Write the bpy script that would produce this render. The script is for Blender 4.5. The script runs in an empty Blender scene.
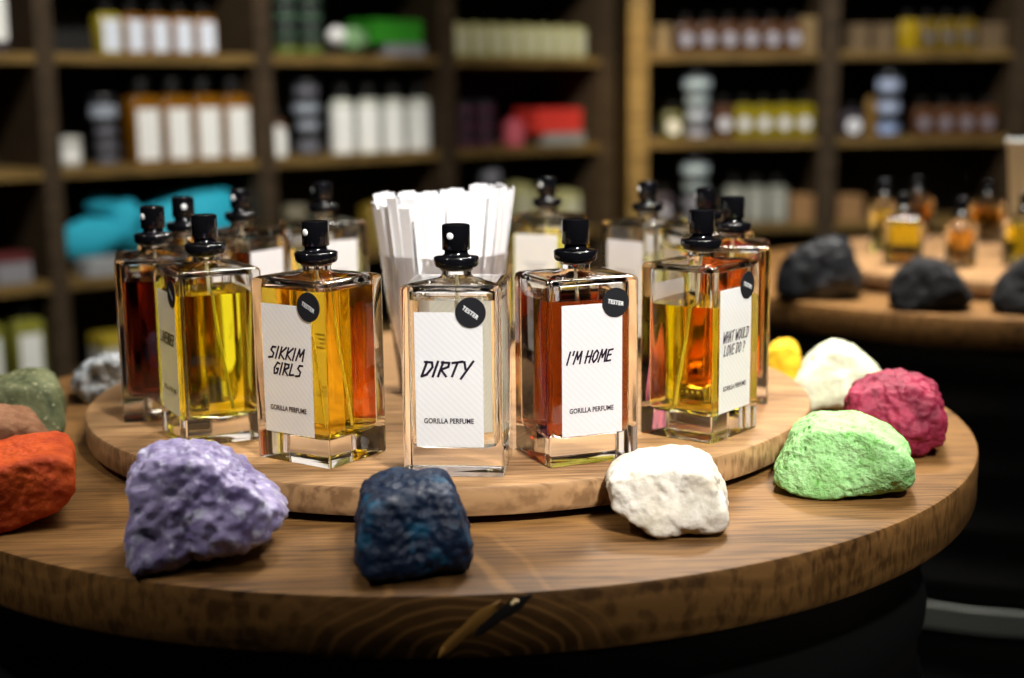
import bpy, bmesh, math, random
from mathutils import Vector, Matrix, noise
SC = bpy.context.scene
COL = SC.collection
PI = math.pi

# ------------------------------------------------------------------ camera
ZT = 0.8765            # height of the round table top
ZD = 0.900             # top of the turntable standing on it
DC = Vector((0.0, 0.0))          # turntable centre
TC = Vector((-0.004, 0.012))     # table centre
cam_data = bpy.data.cameras.new('camera')
cam = bpy.data.objects.new('camera', cam_data)
COL.objects.link(cam)
CF = Vector((0.0437, 0.9836, -0.1751)).normalized()
CR = Vector((0.9989, -0.0463, -0.0105)).normalized()
CU = CR.cross(CF).normalized()
CR = CF.cross(CU).normalized()
M = Matrix((CR, CU, -CF)).transposed().to_4x4()
M.translation = Vector((0.0, -1.0348, 1.1217))
cam.matrix_world = M
cam_data.sensor_width = 36.0
cam_data.lens = 36.0 * 1400 / 1024
cam_data.clip_start = 0.05
cam_data.clip_end = 50
cam_data.dof.use_dof = True
cam_data.dof.focus_distance = 0.83
cam_data.dof.aperture_fstop = 4.1
SC.camera = cam

# ------------------------------------------------------------------ world, lights, exposure
w = bpy.data.worlds.new('world'); SC.world = w; w.use_nodes = True
w.node_tree.nodes['Background'].inputs['Color'].default_value = (0.9, 0.95, 1.0, 1)
w.node_tree.nodes['Background'].inputs['Strength'].default_value = 0.002
vs = SC.view_settings
SC.display_settings.display_device = 'sRGB'
vs.view_transform = 'Standard'; vs.look = 'None'; vs.gamma = 1.0; vs.use_curve_mapping = False
vs.exposure = 0.0
cy = SC.cycles
cy.max_bounces = 24; cy.transmission_bounces = 20; cy.glossy_bounces = 6; cy.diffuse_bounces = 3
cy.transparent_max_bounces = 12
cy.use_denoising = True
cy.caustics_reflective = False; cy.caustics_refractive = True
cy.blur_glossy = 0.3
cy.sample_clamp_indirect = 12.0

def spot(name, loc, target, watts, angle, blend, radius, color=(1, 0.95, 0.87)):
    l = bpy.data.lights.new(name, 'SPOT'); l.energy = watts; l.spot_size = math.radians(angle); l.spot_blend = blend
    l.shadow_soft_size = radius; l.color = color
    o = bpy.data.objects.new(name, l); COL.objects.link(o); o.location = loc
    o.rotation_euler = (Vector(target) - Vector(loc)).to_track_quat('-Z', 'Y').to_euler()
    return o
spot('spotlight_behind', (0.55, 0.92, 2.25), (0.10, -0.06, 0.92), 95, 28, 0.5, 0.08)
spot('spotlight_front', (0.45, -1.15, 1.98), (0.07, 0.00, 0.98), 205, 26, 0.42, 0.08, (1, 0.97, 0.93))
spot('spotlight_side', (-1.0, -0.55, 2.40), (-0.14, -0.24, 0.90), 46, 16, 0.5, 0.045)
spot('spotlight_far_table', (0.90, 0.78, 2.5), (0.74, 0.76, 0.92), 78, 30, 0.4, 0.05)
spot('shelf_spotlight_west', (-0.15, 0.35, 2.45), (-0.62, 2.12, 1.02), 200, 36, 0.6, 0.06)
spot('shelf_spotlight_middle', (0.55, 0.85, 2.5), (-0.12, 2.50, 1.05), 75, 40, 0.8, 0.06)
spot('shelf_spotlight_east', (0.45, 1.10, 2.5), (1.0, 2.89, 1.05), 250, 48, 0.8, 0.06)
spot('added_post_spot', (0.40, 1.9, 2.6), (0.535, 2.89, 1.10), 130, 11, 0.6, 0.04, (1, 0.72, 0.30))  # narrow warm spot added only to brighten the right unit's first upright

def added_panel(name, loc, size, watts, color=(1, 0.96, 0.9), spread=180):
    l = bpy.data.lights.new(name, 'AREA'); l.shape = 'RECTANGLE'; l.size, l.size_y = size; l.energy = watts; l.color = color; l.spread = math.radians(spread)
    o = bpy.data.objects.new(name, l); COL.objects.link(o); o.location = loc; return o
added_panel('added_fill_front', (0.1, -0.9, 2.78), (1.2, 0.5), 5)  # unseen panel added for soft fill and reflections in the glass
added_panel('added_fill_back', (0.2, 0.7, 2.78), (1.6, 0.4), 6)  # second added panel, gives the bottles something bright to reflect
added_panel('added_glow_panel', (0.46, 0.42, 2.6), (0.9, 0.6), 19, (1, 0.95, 0.87), 70)  # added soft source over the table so the perfumes glow

# ------------------------------------------------------------------ materials
MATS = {}
def mat(name, color=(0.5, 0.5, 0.5), rough=0.5, metal=0.0, spec=0.5, build=None):
    if name in MATS: return MATS[name]
    m = bpy.data.materials.new(name); m.use_nodes = True
    nt = m.node_tree; b = nt.nodes['Principled BSDF']
    b.inputs['Base Color'].default_value = (*color, 1); b.inputs['Roughness'].default_value = rough
    b.inputs['Metallic'].default_value = metal; b.inputs['Specular IOR Level'].default_value = spec
    if build: build(nt, b)
    MATS[name] = m
    return m
def N(nt, t, **kw):
    n = nt.nodes.new(t)
    for k, v in kw.items():
        if k in n.inputs: n.inputs[k].default_value = v
        else: setattr(n, k, v)
    return n
def ramp(nt, fac, stops):
    r = nt.nodes.new('ShaderNodeValToRGB'); e = r.color_ramp.elements
    while len(e) < len(stops): e.new(0.5)
    for i, (p, c) in enumerate(stops): e[i].position = p; e[i].color = (*c, 1)
    nt.links.new(fac, r.inputs['Fac']); return r.outputs['Color']
def coords(nt, scale=(1, 1, 1), rot=(0, 0, 0), loc=(0, 0, 0)):
    tc = nt.nodes.new('ShaderNodeTexCoord'); mp = nt.nodes.new('ShaderNodeMapping')
    mp.inputs['Scale'].default_value = scale; mp.inputs['Rotation'].default_value = rot; mp.inputs['Location'].default_value = loc
    nt.links.new(tc.outputs['Object'], mp.inputs['Vector']); return mp.outputs['Vector']
def mixc(nt, a, b, fac, mode='MIX'):
    m = nt.nodes.new('ShaderNodeMix'); m.data_type = 'RGBA'; m.blend_type = mode
    for s, v in ((m.inputs[6], a), (m.inputs[7], b)):
        if isinstance(v, tuple): s.default_value = (*v, 1)
        else: nt.links.new(v, s)
    if isinstance(fac, float): m.inputs[0].default_value = fac
    else: nt.links.new(fac, m.inputs[0])
    return m.outputs[2]
def bump(nt, b, h, strength, dist):
    bp = N(nt, 'ShaderNodeBump'); bp.inputs['Strength'].default_value = strength; bp.inputs['Distance'].default_value = dist
    nt.links.new(h, bp.inputs['Height']); nt.links.new(bp.outputs['Normal'], b.inputs['Normal'])

def wood(name, dark, mid, light, rot=0.0, scale=1.0, rough=0.5, off=(0, 0, 0), ring=46.0, knot=None):
    def f(nt, b):
        v = coords(nt, (0.55 * scale, 1.0 * scale, 1.0 * scale), (0.10, 0.05, rot), off)
        wv = N(nt, 'ShaderNodeTexWave', wave_type='RINGS', rings_direction='X')
        wv.inputs['Scale'].default_value = ring / 4; wv.inputs['Distortion'].default_value = 5.0
        wv.inputs['Detail'].default_value = 2.0; wv.inputs['Detail Scale'].default_value = 1.4
        nt.links.new(v, wv.inputs['Vector'])
        v2 = coords(nt, (6 * scale, 130 * scale, 28 * scale), (0.0, 0.0, rot), off)
        n = N(nt, 'ShaderNodeTexNoise'); n.inputs['Scale'].default_value = 3.0; n.inputs['Detail'].default_value = 5.0
        nt.links.new(v2, n.inputs['Vector'])
        v3 = coords(nt, (3 * scale, 14 * scale, 14 * scale), (0.0, 0.0, rot), off)
        n3 = N(nt, 'ShaderNodeTexNoise'); n3.inputs['Scale'].default_value = 2.0; n3.inputs['Detail'].default_value = 3.0
        nt.links.new(v3, n3.inputs['Vector'])
        c1 = ramp(nt, wv.outputs['Fac'], [(0.1, mid), (0.65, light), (0.95, dark)])
        c2 = ramp(nt, n.outputs['Fac'], [(0.40, dark), (0.55, light)])
        c3 = ramp(nt, n3.outputs['Fac'], [(0.3, dark), (0.6, light)])
        c = mixc(nt, mixc(nt, c1, c2, 0.6), c3, 0.3)
        if knot:
            v4 = coords(nt, (0.55, 0.25, 1.0), (0, 0, 0)); d = N(nt, 'ShaderNodeVectorMath', operation='DISTANCE')
            n4 = N(nt, 'ShaderNodeTexNoise'); n4.inputs['Scale'].default_value = 22.0
            nt.links.new(v4, n4.inputs['Vector'])
            va = N(nt, 'ShaderNodeVectorMath', operation='MULTIPLY_ADD'); va.inputs[1].default_value = (0.018,) * 3
            nt.links.new(n4.outputs['Color'], va.inputs[0]); nt.links.new(v4, va.inputs[2])
            d.inputs[1].default_value = (knot[0] * .55 + .009, knot[1] * .25 + .009, knot[2] + .009); nt.links.new(va.outputs[0], d.inputs[0])
            ms = N(nt, 'ShaderNodeMath', operation='MULTIPLY'); ms.inputs[1].default_value = 1150.0; nt.links.new(d.outputs['Value'], ms.inputs[0])
            sn = N(nt, 'ShaderNodeMath', operation='SINE'); nt.links.new(ms.outputs[0], sn.inputs[0])
            arcs = ramp(nt, sn.outputs[0], [(0.35, dark), (0.95, light)])
            mk = N(nt, 'ShaderNodeMapRange'); mk.inputs['From Min'].default_value = 0.050; mk.inputs['From Max'].default_value = 0.032
            nt.links.new(d.outputs['Value'], mk.inputs['Value'])
            c = mixc(nt, c, mixc(nt, c, arcs, 0.65), mk.outputs['Result'])
        nt.links.new(c, b.inputs['Base Color'])
        bump(nt, b, n.outputs['Fac'], 0.3, 0.0006)
    return mat(name, mid, rough, 0, 0.22, f)

def glass(name, color=(1, 1, 1), ior=1.5):
    if name in MATS: return MATS[name]
    m = bpy.data.materials.new(name); m.use_nodes = True; nt = m.node_tree
    nt.nodes.remove(nt.nodes['Principled BSDF'])
    g = N(nt, 'ShaderNodeBsdfGlass'); g.inputs['Color'].default_value = (*color, 1); g.inputs['IOR'].default_value = ior
    g.inputs['Roughness'].default_value = 0.0
    nt.links.new(g.outputs[0], nt.nodes['Material Output'].inputs['Surface'])
    MATS[name] = m; return m
def liquid_mat(name, trans, path=0.045):
    """coloured perfume: refracting boundary (glass side or open surface) with true absorption inside"""
    if name in MATS: return MATS[name]
    m = bpy.data.materials.new(name); m.use_nodes = True; nt = m.node_tree
    nt.nodes.remove(nt.nodes['Principled BSDF'])
    g = N(nt, 'ShaderNodeBsdfGlass'); g.inputs['Color'].default_value = (1, 1, 1, 1)
    at = N(nt, 'ShaderNodeAttribute', attribute_name='open_surface')
    mr = N(nt, 'ShaderNodeMapRange'); mr.inputs['To Min'].default_value = 1.36 / 1.5; mr.inputs['To Max'].default_value = 1.36
    nt.links.new(at.outputs['Fac'], mr.inputs['Value']); nt.links.new(mr.outputs['Result'], g.inputs['IOR'])
    nt.links.new(g.outputs[0], nt.nodes['Material Output'].inputs['Surface'])
    sig = [-math.log(max(t, 1e-4)) / path for t in trans]; d = max(sig) * 1.0001
    va = N(nt, 'ShaderNodeVolumeAbsorption'); va.inputs['Density'].default_value = d
    va.inputs['Color'].default_value = (*[1 - s / d for s in sig], 1)
    nt.links.new(va.outputs[0], nt.nodes['Material Output'].inputs['Volume'])
    MATS[name] = m; return m

def paper(name, c1, c2):
    def f(nt, b):
        v = coords(nt, (1, 1, 1), (0, PI / 4, 0))
        wv = N(nt, 'ShaderNodeTexWave', wave_type='BANDS', bands_direction='X'); wv.inputs['Scale'].default_value = 110
        nt.links.new(v, wv.inputs['Vector'])
        c = ramp(nt, wv.outputs['Fac'], [(0.45, c1), (0.7, c2)])
        nt.links.new(c, b.inputs['Base Color'])
        tr = N(nt, 'ShaderNodeBsdfTranslucent'); nt.links.new(c, tr.inputs['Color'])
        mx = N(nt, 'ShaderNodeMixShader'); mx.inputs['Fac'].default_value = 0.42
        nt.links.new(b.outputs[0], mx.inputs[1]); nt.links.new(tr.outputs[0], mx.inputs[2])
        nt.links.new(mx.outputs[0], nt.nodes['Material Output'].inputs['Surface'])
    return mat(name, c1, 0.75, 0, 0.2, f)

BLACK = mat('black_plastic', (0.003, 0.003, 0.004), 0.07, 0, 0.45)
INK = mat('black_ink', (0.012, 0.006, 0.016), 0.6, 0, 0.2)
STICK = mat('black_sticker', (0.012, 0.012, 0.014), 0.4, 0, 0.3)
WHITEINK = mat('white_ink', (0.8, 0.8, 0.8), 0.6, 0, 0.2)
GREYINK = mat('grey_ink', (0.32, 0.32, 0.34), 0.7, 0, 0.2)
NOZ = mat('nozzle_white', (0.75, 0.75, 0.75), 0.4)
LABEL = paper('hatched_label_paper', (0.88, 0.88, 0.89), (0.84, 0.84, 0.86))
PLAINLABEL = mat('plain_label_paper', (0.83, 0.83, 0.83), 0.7, 0, 0.2)
GLASS = glass('clear_glass')
TUBE = mat('clear_tube', (0.8, 0.75, 0.5), 0.3)

# ------------------------------------------------------------------ mesh helpers
class MB:
    def __init__(s): s.v = []; s.f = []; s.tag = []
    def add(s, vs, fs, t=0):
        o = len(s.v); s.v += [tuple(v) for v in vs]; s.f += [tuple(i + o for i in f) for f in fs]; s.tag += [t] * len(fs)
        return o
    def box(s, x0, x1, y0, y1, z0, z1):
        s.add([(x0, y0, z0), (x1, y0, z0), (x1, y1, z0), (x0, y1, z0), (x0, y0, z1), (x1, y0, z1), (x1, y1, z1), (x0, y1, z1)],
              [(0, 3, 2, 1), (4, 5, 6, 7), (0, 1, 5, 4), (1, 2, 6, 5), (2, 3, 7, 6), (3, 0, 4, 7)])
    def loft(s, rings, cap0=True, cap1=True, flip=False, t=0):
        n = len(rings[0]); o = len(s.v)
        vs = [p for r in rings for p in r]; fs = []
        for i in range(len(rings) - 1):
            for j in range(n):
                k = (j + 1) % n
                q = (i * n + j, i * n + k, (i + 1) * n + k, (i + 1) * n + j)
                fs.append(q[::-1] if flip else q)
        if cap0: fs.append(tuple(range(n)) if flip else tuple(range(n - 1, -1, -1)))
        b = (len(rings) - 1) * n
        if cap1: fs.append(tuple(range(b + n - 1, b - 1, -1)) if flip else tuple(range(b, b + n)))
        s.add(vs, fs, t)
    def lathe(s, prof, seg=32, c=(0, 0), **kw):
        rings = [[(c[0] + r * math.cos(2 * PI * j / seg), c[1] + r * math.sin(2 * PI * j / seg), z) for j in range(seg)] for r, z in prof]
        s.loft(rings, **kw)
    def tube(s, pts, r, seg=8):
        rings = []
        pts = [Vector(p) for p in pts]
        for i, p in enumerate(pts):
            d = (pts[min(i + 1, len(pts) - 1)] - pts[max(i - 1, 0)]).normalized()
            a = d.cross(Vector((0.3, 1, 0.1))).normalized(); b = d.cross(a)
            rings.append([p + r * (a * math.cos(2 * PI * j / seg) + b * math.sin(2 * PI * j / seg)) for j in range(seg)])
        s.loft(rings, flip=True)
    def build(s, name, m, parent=None, smooth=None, loc=None, bevel=0.0, rot=0.0):
        me = bpy.data.meshes.new(name); me.from_pydata(s.v, [], s.f); me.materials.append(m)
        if any(s.tag):
            a = me.attributes.new('open_surface', 'FLOAT', 'FACE')
            for i, t in enumerate(s.tag): a.data[i].value = float(t)
        me.validate()
        o = bpy.data.objects.new(name, me); COL.objects.link(o)
        if parent is not None: o.parent = parent
        if loc is not None: o.location = loc
        o.rotation_euler.z = rot
        if bevel:
            b = o.modifiers.new('bevel', 'BEVEL'); b.width = bevel; b.segments = 3; b.limit_method = 'ANGLE'
        if smooth is not None:
            me.shade_smooth() if hasattr(me, 'shade_smooth') else None
            if smooth < 180: me.set_sharp_from_angle(angle=math.radians(smooth))
        return o

def thing(name, label, cat, loc=(0, 0, 0), rot=0.0, group=None):
    o = bpy.data.objects.new(name, None); COL.objects.link(o); o.empty_display_size = 0.02
    o.location = loc; o.rotation_euler.z = rot
    return tag(o, label, cat, group)
def tag(o, label, cat, group=None):
    o['label'] = label; o['category'] = cat
    if group: o['group'] = group
    return o
def struct(o): o['kind'] = 'structure'; return o

def rrect(hw, hd, r, z, k=7, cx=0.0, cy=0.0):
    pts = []
    r = min(r, hw, hd)
    for ci, (sx, sy) in enumerate(((1, 1), (-1, 1), (-1, -1), (1, -1))):
        for i in range(k):
            a = ci * PI / 2 + (PI / 2) * i / (k - 1)
            pts.append((cx + sx * (hw - r) + r * math.cos(a), cy + sy * (hd - r) + r * math.sin(a), z))
    return pts

# ------------------------------------------------------------------ lettering
GL = {
 'A': [[(0, 0), (.5, 1), (.85, 0)], [(.1, .38), (.85, .42)]],
 'D': [[(.12, 1.0), (.05, 0), (.55, .12), (.95, .62), (.72, .95), (-.15, .98)]],
 'E': [[(.8, .98), (.08, .92), (.05, .02), (.85, .06)], [(.02, .5), (.68, .54)]],
 'G': [[(.92, .9), (.45, 1.0), (.05, .5), (.25, .03), (.78, .1), (.85, .48), (.45, .45)]],
 'H': [[(.1, 1), (.05, 0)], [(.9, 1), (.82, 0)], [(-.05, .5), (1.0, .55)]],
 'I': [[(.3, 1.02), (.22, -.02)]],
 'K': [[(.1, 1), (.05, 0)], [(.95, 1), (.08, .45), (.95, 0)]],
 'L': [[(.12, 1), (.05, .04), (.85, .1)]],
 'M': [[(.02, 0), (.18, 1), (.48, .35), (.85, 1), (.98, 0)]],
 'N': [[(.03, 0), (.12, 1), (.75, .02), (.9, 1)]],
 'O': [[(.5, 1), (.1, .72), (.06, .25), (.42, 0), (.85, .3), (.88, .78), (.45, 1)]],
 'R': [[(.1, 1), (.04, 0)], [(-.08, .95), (.8, .93), (.85, .65), (.12, .46), (.95, 0)]],
 'S': [[(.9, .95), (.3, .95), (.12, .68), (.75, .42), (.72, .08), (.0, .02)]],
 'T': [[(-.08, .92), (1.05, 1.02)], [(.5, .97), (.4, 0)]],
 'U': [[(.08, 1), (.1, .2), (.45, 0), (.8, .25), (.88, 1)]],
 'V': [[(.02, 1), (.38, 0), (.95, 1)]],
 'W': [[(.0, 1), (.22, 0), (.5, .7), (.7, 0), (1.0, 1)]],
 'Y': [[(.02, 1), (.42, .5)], [(1.0, 1.05), (.25, -.15)]],
 "'": [[(.5, 1.05), (.4, .72)]],
 '?': [[(.05, .8), (.4, 1), (.8, .78), (.4, .45), (.4, .28)], [(.38, .06), (.42, 0)]],
}
def script(mb, text, cx, cz, width, height, y, pen=0.0009, shear=0.42):
    adv = {'I': 0.55, "'": 0.5, ' ': 0.55, 'M': 1.25, 'W': 1.3}
    tot = sum(adv.get(c, 1.05) for c in text); sx = width / tot; x = cx - width / 2
    for c in text:
        a = adv.get(c, 1.05)
        for st in GL.get(c, []):
            P = [(x + sx * (px * (a - 0.2) + min(shear * height / sx, 0.5) * pz), cz + (pz - 0.5) * height) for px, pz in st]
            for (x0, z0), (x1, z1) in zip(P, P[1:]):
                dx, dz = x1 - x0, z1 - z0; L = math.hypot(dx, dz) or 1e-6
                ex, ez = dx / L * pen * 0.35, dz / L * pen * 0.35
                nx, nz = -dz / L * pen / 2, dx / L * pen / 2
                x0e, z0e, x1e, z1e = x0 - ex, z0 - ez, x1 + ex, z1 + ez
                mb.add([(x0e - nx, y, z0e - nz), (x1e - nx, y, z1e - nz), (x1e + nx, y, z1e + nz), (x0e + nx, y, z0e + nz)], [(0, 1, 2, 3)])
        x += a * sx
FONT_CACHE = {}
def font_mesh(text, bold=0.022):
    """printed sans capitals as flat faces, in units of their height, centred"""
    if text in FONT_CACHE: return FONT_CACHE[text]
    cu = bpy.data.curves.new('print', 'FONT'); cu.body = text; cu.align_x = 'CENTER'; cu.size = 1.0; cu.offset = bold; cu.space_character = 1.03
    cu.resolution_u = 3
    o = bpy.data.objects.new('print', cu); COL.objects.link(o)
    dg = bpy.context.evaluated_depsgraph_get(); dg.update()
    me = o.evaluated_get(dg).to_mesh()
    vs = [v.co.copy() for v in me.vertices]; fs = [tuple(p.vertices) for p in me.polygons]
    o.evaluated_get(dg).to_mesh_clear(); bpy.data.objects.remove(o)
    x0 = min(v.x for v in vs); x1 = max(v.x for v in vs); y1 = max(v.y for v in vs)
    vs = [((v.x - (x0 + x1) / 2) / y1, v.y / y1 - 0.5) for v in vs]
    FONT_CACHE[text] = (vs, fs, (x1 - x0) / y1); return FONT_CACHE[text]
def printed(mb, text, cx, cz, width, y, rot=0.0, tall=1.0):
    vs, fs, wd = font_mesh(text, 0.012 if text == 'TESTER' else 0.022); k = width / wd; c, s = math.cos(rot), math.sin(rot)
    mb.add([(cx + k * (vx * c - vz * tall * s), y, cz + k * (vx * s + vz * tall * c)) for vx, vz in vs], fs)

# ------------------------------------------------------------------ room
def plane_wall(name, a, b, z1, th, m):
    a = Vector(a); b = Vector(b); d = (b - a).normalized(); nrm = Vector((d.y, -d.x)) * -th
    mb = MB(); c = a + nrm; e = b + nrm
    mb.add([(a.x, a.y, 0), (b.x, b.y, 0), (e.x, e.y, 0), (c.x, c.y, 0), (a.x, a.y, z1), (b.x, b.y, z1), (e.x, e.y, z1), (c.x, c.y, z1)],
           [(0, 3, 2, 1), (4, 5, 6, 7), (0, 1, 5, 4), (1, 2, 6, 5), (2, 3, 7, 6), (3, 0, 4, 7)])
    return struct(mb.build(name, m))
DARKWALL = mat('dark_painted_wall', (0.012, 0.011, 0.010), 0.8, build=lambda nt, b: bump(nt, b, N(nt, 'ShaderNodeTexNoise', Scale=60.0).outputs['Fac'], 0.2, 0.002))
FLOORM = wood('dark_floor_boards', (0.006, 0.005, 0.004), (0.012, 0.010, 0.008), (0.02, 0.016, 0.012), 0.3, 1.0, 0.6)
HZ = 2.8
plane_wall('wall_back', (0.30, 3.235), (2.8, 3.235), HZ, 0.1, DARKWALL)
plane_wall('wall_corner', (-2.28, 1.192), (0.30, 3.235), HZ, 0.1, DARKWALL)
plane_wall('wall_left', (-2.28, -2.6), (-2.28, 1.192), HZ, 0.1, DARKWALL)
plane_wall('wall_front', (2.8, -2.6), (-2.28, -2.6), HZ, 0.1, DARKWALL)
plane_wall('wall_right', (2.8, 3.235), (2.8, -2.6), HZ, 0.1, DARKWALL)
mb = MB(); mb.box(-2.4, 2.9, -2.7, 3.4, -0.1, 0.0); struct(mb.build('floor', FLOORM))
mb = MB(); mb.box(-2.4, 2.9, -2.7, 3.4, HZ, HZ + 0.1); struct(mb.build('ceiling', mat('pale_ceiling', (0.45, 0.44, 0.42), 0.9)))

# ------------------------------------------------------------------ tables
W_TABLE = wood('oak_table_wood', (0.040, 0.017, 0.0045), (0.125, 0.058, 0.016), (0.23, 0.113, 0.033), -0.50, 1.0, 0.55, (0.05, 0.31, 0.13), knot=(0.004, -0.386, ZT - 0.036))
W_DISC = wood('walnut_turntable_wood', (0.085, 0.038, 0.015), (0.25, 0.135, 0.058), (0.40, 0.235, 0.110), 0.45, 1.1, 0.45, (0.2, 0.25, 0.42))
DRUM = mat('black_drum_paint', (0.010, 0.010, 0.010), 0.45, 0.0, 0.5)
HOOP = mat('worn_grey_hoop', (0.17, 0.18, 0.165), 0.5, 0.2)
def display_table(label, c, hoops):
    t = thing('display_table', label, 'table', (c.x, c.y, 0), 0)
    mb = MB(); R = 0.387; th = 0.035
    mb.lathe([(0.001, ZT - th), (R - 0.004, ZT - th), (R - 0.0012, ZT - th + 0.001), (R, ZT - th + 0.004), (R, ZT - 0.0025), (R - 0.0008, ZT - 0.0008), (R - 0.003, ZT), (0.001, ZT)], 160)
    top = mb.build('tabletop', W_TABLE, t, 40)
    # drum body with rolled ribs
    prof = [(0.352, 0.0), (0.357, 0.01)]
    z = 0.03
    while z < ZT - th - 0.05:
        prof += [(0.352, z), (0.357, z + 0.012), (0.357, z + 0.02), (0.352, z + 0.032)]
        z += 0.065
    prof += [(0.352, ZT - th - 0.02), (0.360, ZT - th - 0.015), (0.360, ZT - th - 0.004), (0.354, ZT - th - 0.0005)]
    mb = MB(); mb.lathe(prof, 96); d = mb.build('drum', DRUM, t, 60)
    for hz in hoops:
        mb = MB(); mb.lathe([(0.3575, hz - 0.015), (0.3615, hz - 0.013), (0.3615, hz + 0.013), (0.3575, hz + 0.015)], 96, cap0=False, cap1=False)
        mb.build('hoop', HOOP, d, 60)
    return t, top
main_table, main_top = display_table('round oak table on a black drum carrying the turntable of perfume testers', TC, [])
FC = Vector((0.72, 0.775))
far_table, _ = display_table('second round wooden table on a black drum, behind right of the first', FC, [0.525])
# split knot in the front rim of the main table top
def rim_split(name, m, mid_deg, span, z0, z1, width, out, end=1.0):
    R = 0.3871; n = 16; rings = []
    for i in range(n):
        t_ = i / (n - 1); ang = math.radians(mid_deg) + (t_ - 0.5) * span; hz = ZT - 0.035 + z0 + (z1 - z0) * t_ ** 0.85
        hw = width * (0.30 + 0.7 * math.sin(PI * min(t_ * end, 1.0)) + 0.18 * math.sin(11 * t_)) if 0 < i < n - 1 else width * 0.15
        rings.append([(R * math.cos(ang + hw / R * 0.6), R * math.sin(ang + hw / R * 0.6), hz - hw * 0.8), ((R + out) * math.cos(ang), (R + out) * math.sin(ang), hz),
                      (R * math.cos(ang - hw / R * 0.6), R * math.sin(ang - hw / R * 0.6), hz + hw * 0.8), (R * .99 * math.cos(ang), R * .99 * math.sin(ang), hz)])
    mb = MB(); mb.loft(rings, flip=True); return mb.build(name, m, main_top, 80)
rim_split('split_knot', mat('brown_split_knot', (0.34, 0.17, 0.035), 0.5), -88.4, 0.082, 0.002, 0.031, 0.0034, 0.0006)
rim_split('rim_crack', mat('dark_crack', (0.006, 0.004, 0.002), 0.9), -85.9, 0.075, 0.013, 0.0335, 0.0034, 0.0005)
rim_split('pale_splinter', mat('pale_splinter_wood', (0.75, 0.55, 0.28), 0.4), -85.05, 0.010, 0.0285, 0.0310, 0.0016, 0.0012)

def turntable(label, c, m):
    t = thing('turntable', label, 'turntable', (c.x, c.y, ZT))
    R = 0.2655; h = ZD - ZT
    mb = MB(); mb.lathe([(0.001, h - 0.0185), (R - 0.003, h - 0.0185), (R - 0.0008, h - 0.0178), (R, h - 0.0155), (R, h - 0.0025), (R - 0.0008, h - 0.0008), (R - 0.003, h), (0.001, h)], 144)
    mb.build('disc', m, t, 40)
    mb = MB(); mb.lathe([(0.001, 0.0), (0.17, 0.0), (0.172, 0.001), (0.172, 0.0045), (0.17, h - 0.0186), (0.001, h - 0.0186)], 64)
    mb.build('swivel_base', DRUM, t, 40)
    return t
turntable('round wooden turntable under the ring of large perfume testers', DC, W_DISC)
turntable('wooden turntable on the far table with small perfume bottles', FC, W_DISC)

# ------------------------------------------------------------------ perfume testers
BW, BD, BH = 0.0588, 0.0537, 0.1125
def body_mesh(level):
    hw, hd = BW / 2, BD / 2
    mb = MB()
    outer = [rrect(hw - 0.0010, hd - 0.0010, 0.0015, 0.0), rrect(hw - 0.0003, hd - 0.0003, 0.0015, 0.0003), rrect(hw, hd, 0.0016, 0.0012),
             rrect(hw, hd, 0.0016, BH - 0.0030), rrect(hw - 0.0005, hd - 0.0005, 0.0016, BH - 0.0015), rrect(hw - 0.0018, hd - 0.0018, 0.003, BH - 0.0004),
             rrect(hw - 0.005, hd - 0.005, 0.008, BH + 0.0002), rrect(0.016, 0.0155, 0.0155, BH + 0.0012), rrect(0.0098, 0.0098, 0.0098, BH + 0.0020),
             rrect(0.0088, 0.0088, 0.0088, BH + 0.0030), rrect(0.0088, 0.0088, 0.0088, BH + 0.0086)]
    mb.loft(outer, cap1=False)
    iw, id_ = hw - 0.0040, hd - 0.0040
    wet0 = [(0.55, 0.0158), (0.86, 0.0164), (0.96, 0.0178), (1.0, 0.0205)]
    def inner(f, z, r=0.006): return rrect(iw * f, id_ * f, r * f, z)
    top = BH - 0.0040
    lv = min(level, top - 0.0025)
    dry = [inner(1, lv), inner(1, top - 0.002), inner(0.985, top - 0.0008), inner(0.94, top), rrect(0.0135, 0.013, 0.012, top + 0.0008), rrect(0.0075, 0.0075, 0.0075, top + 0.003), rrect(0.0064, 0.0064, 0.0064, top + 0.006), rrect(0.0062, 0.0062, 0.0062, BH + 0.0086)]
    mb.loft(dry, cap0=False, cap1=False, flip=True)
    mb.loft([outer[-1], dry[-1]], cap0=False, cap1=False)
    wet = [inner(f, z) for f, z in wet0] + [inner(1, lv)]
    return mb, wet
def make_body(level, parent):
    mb, wet = body_mesh(level)
    g = mb.build('glass_body', GLASS, parent, 35)
    return g, wet
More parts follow.
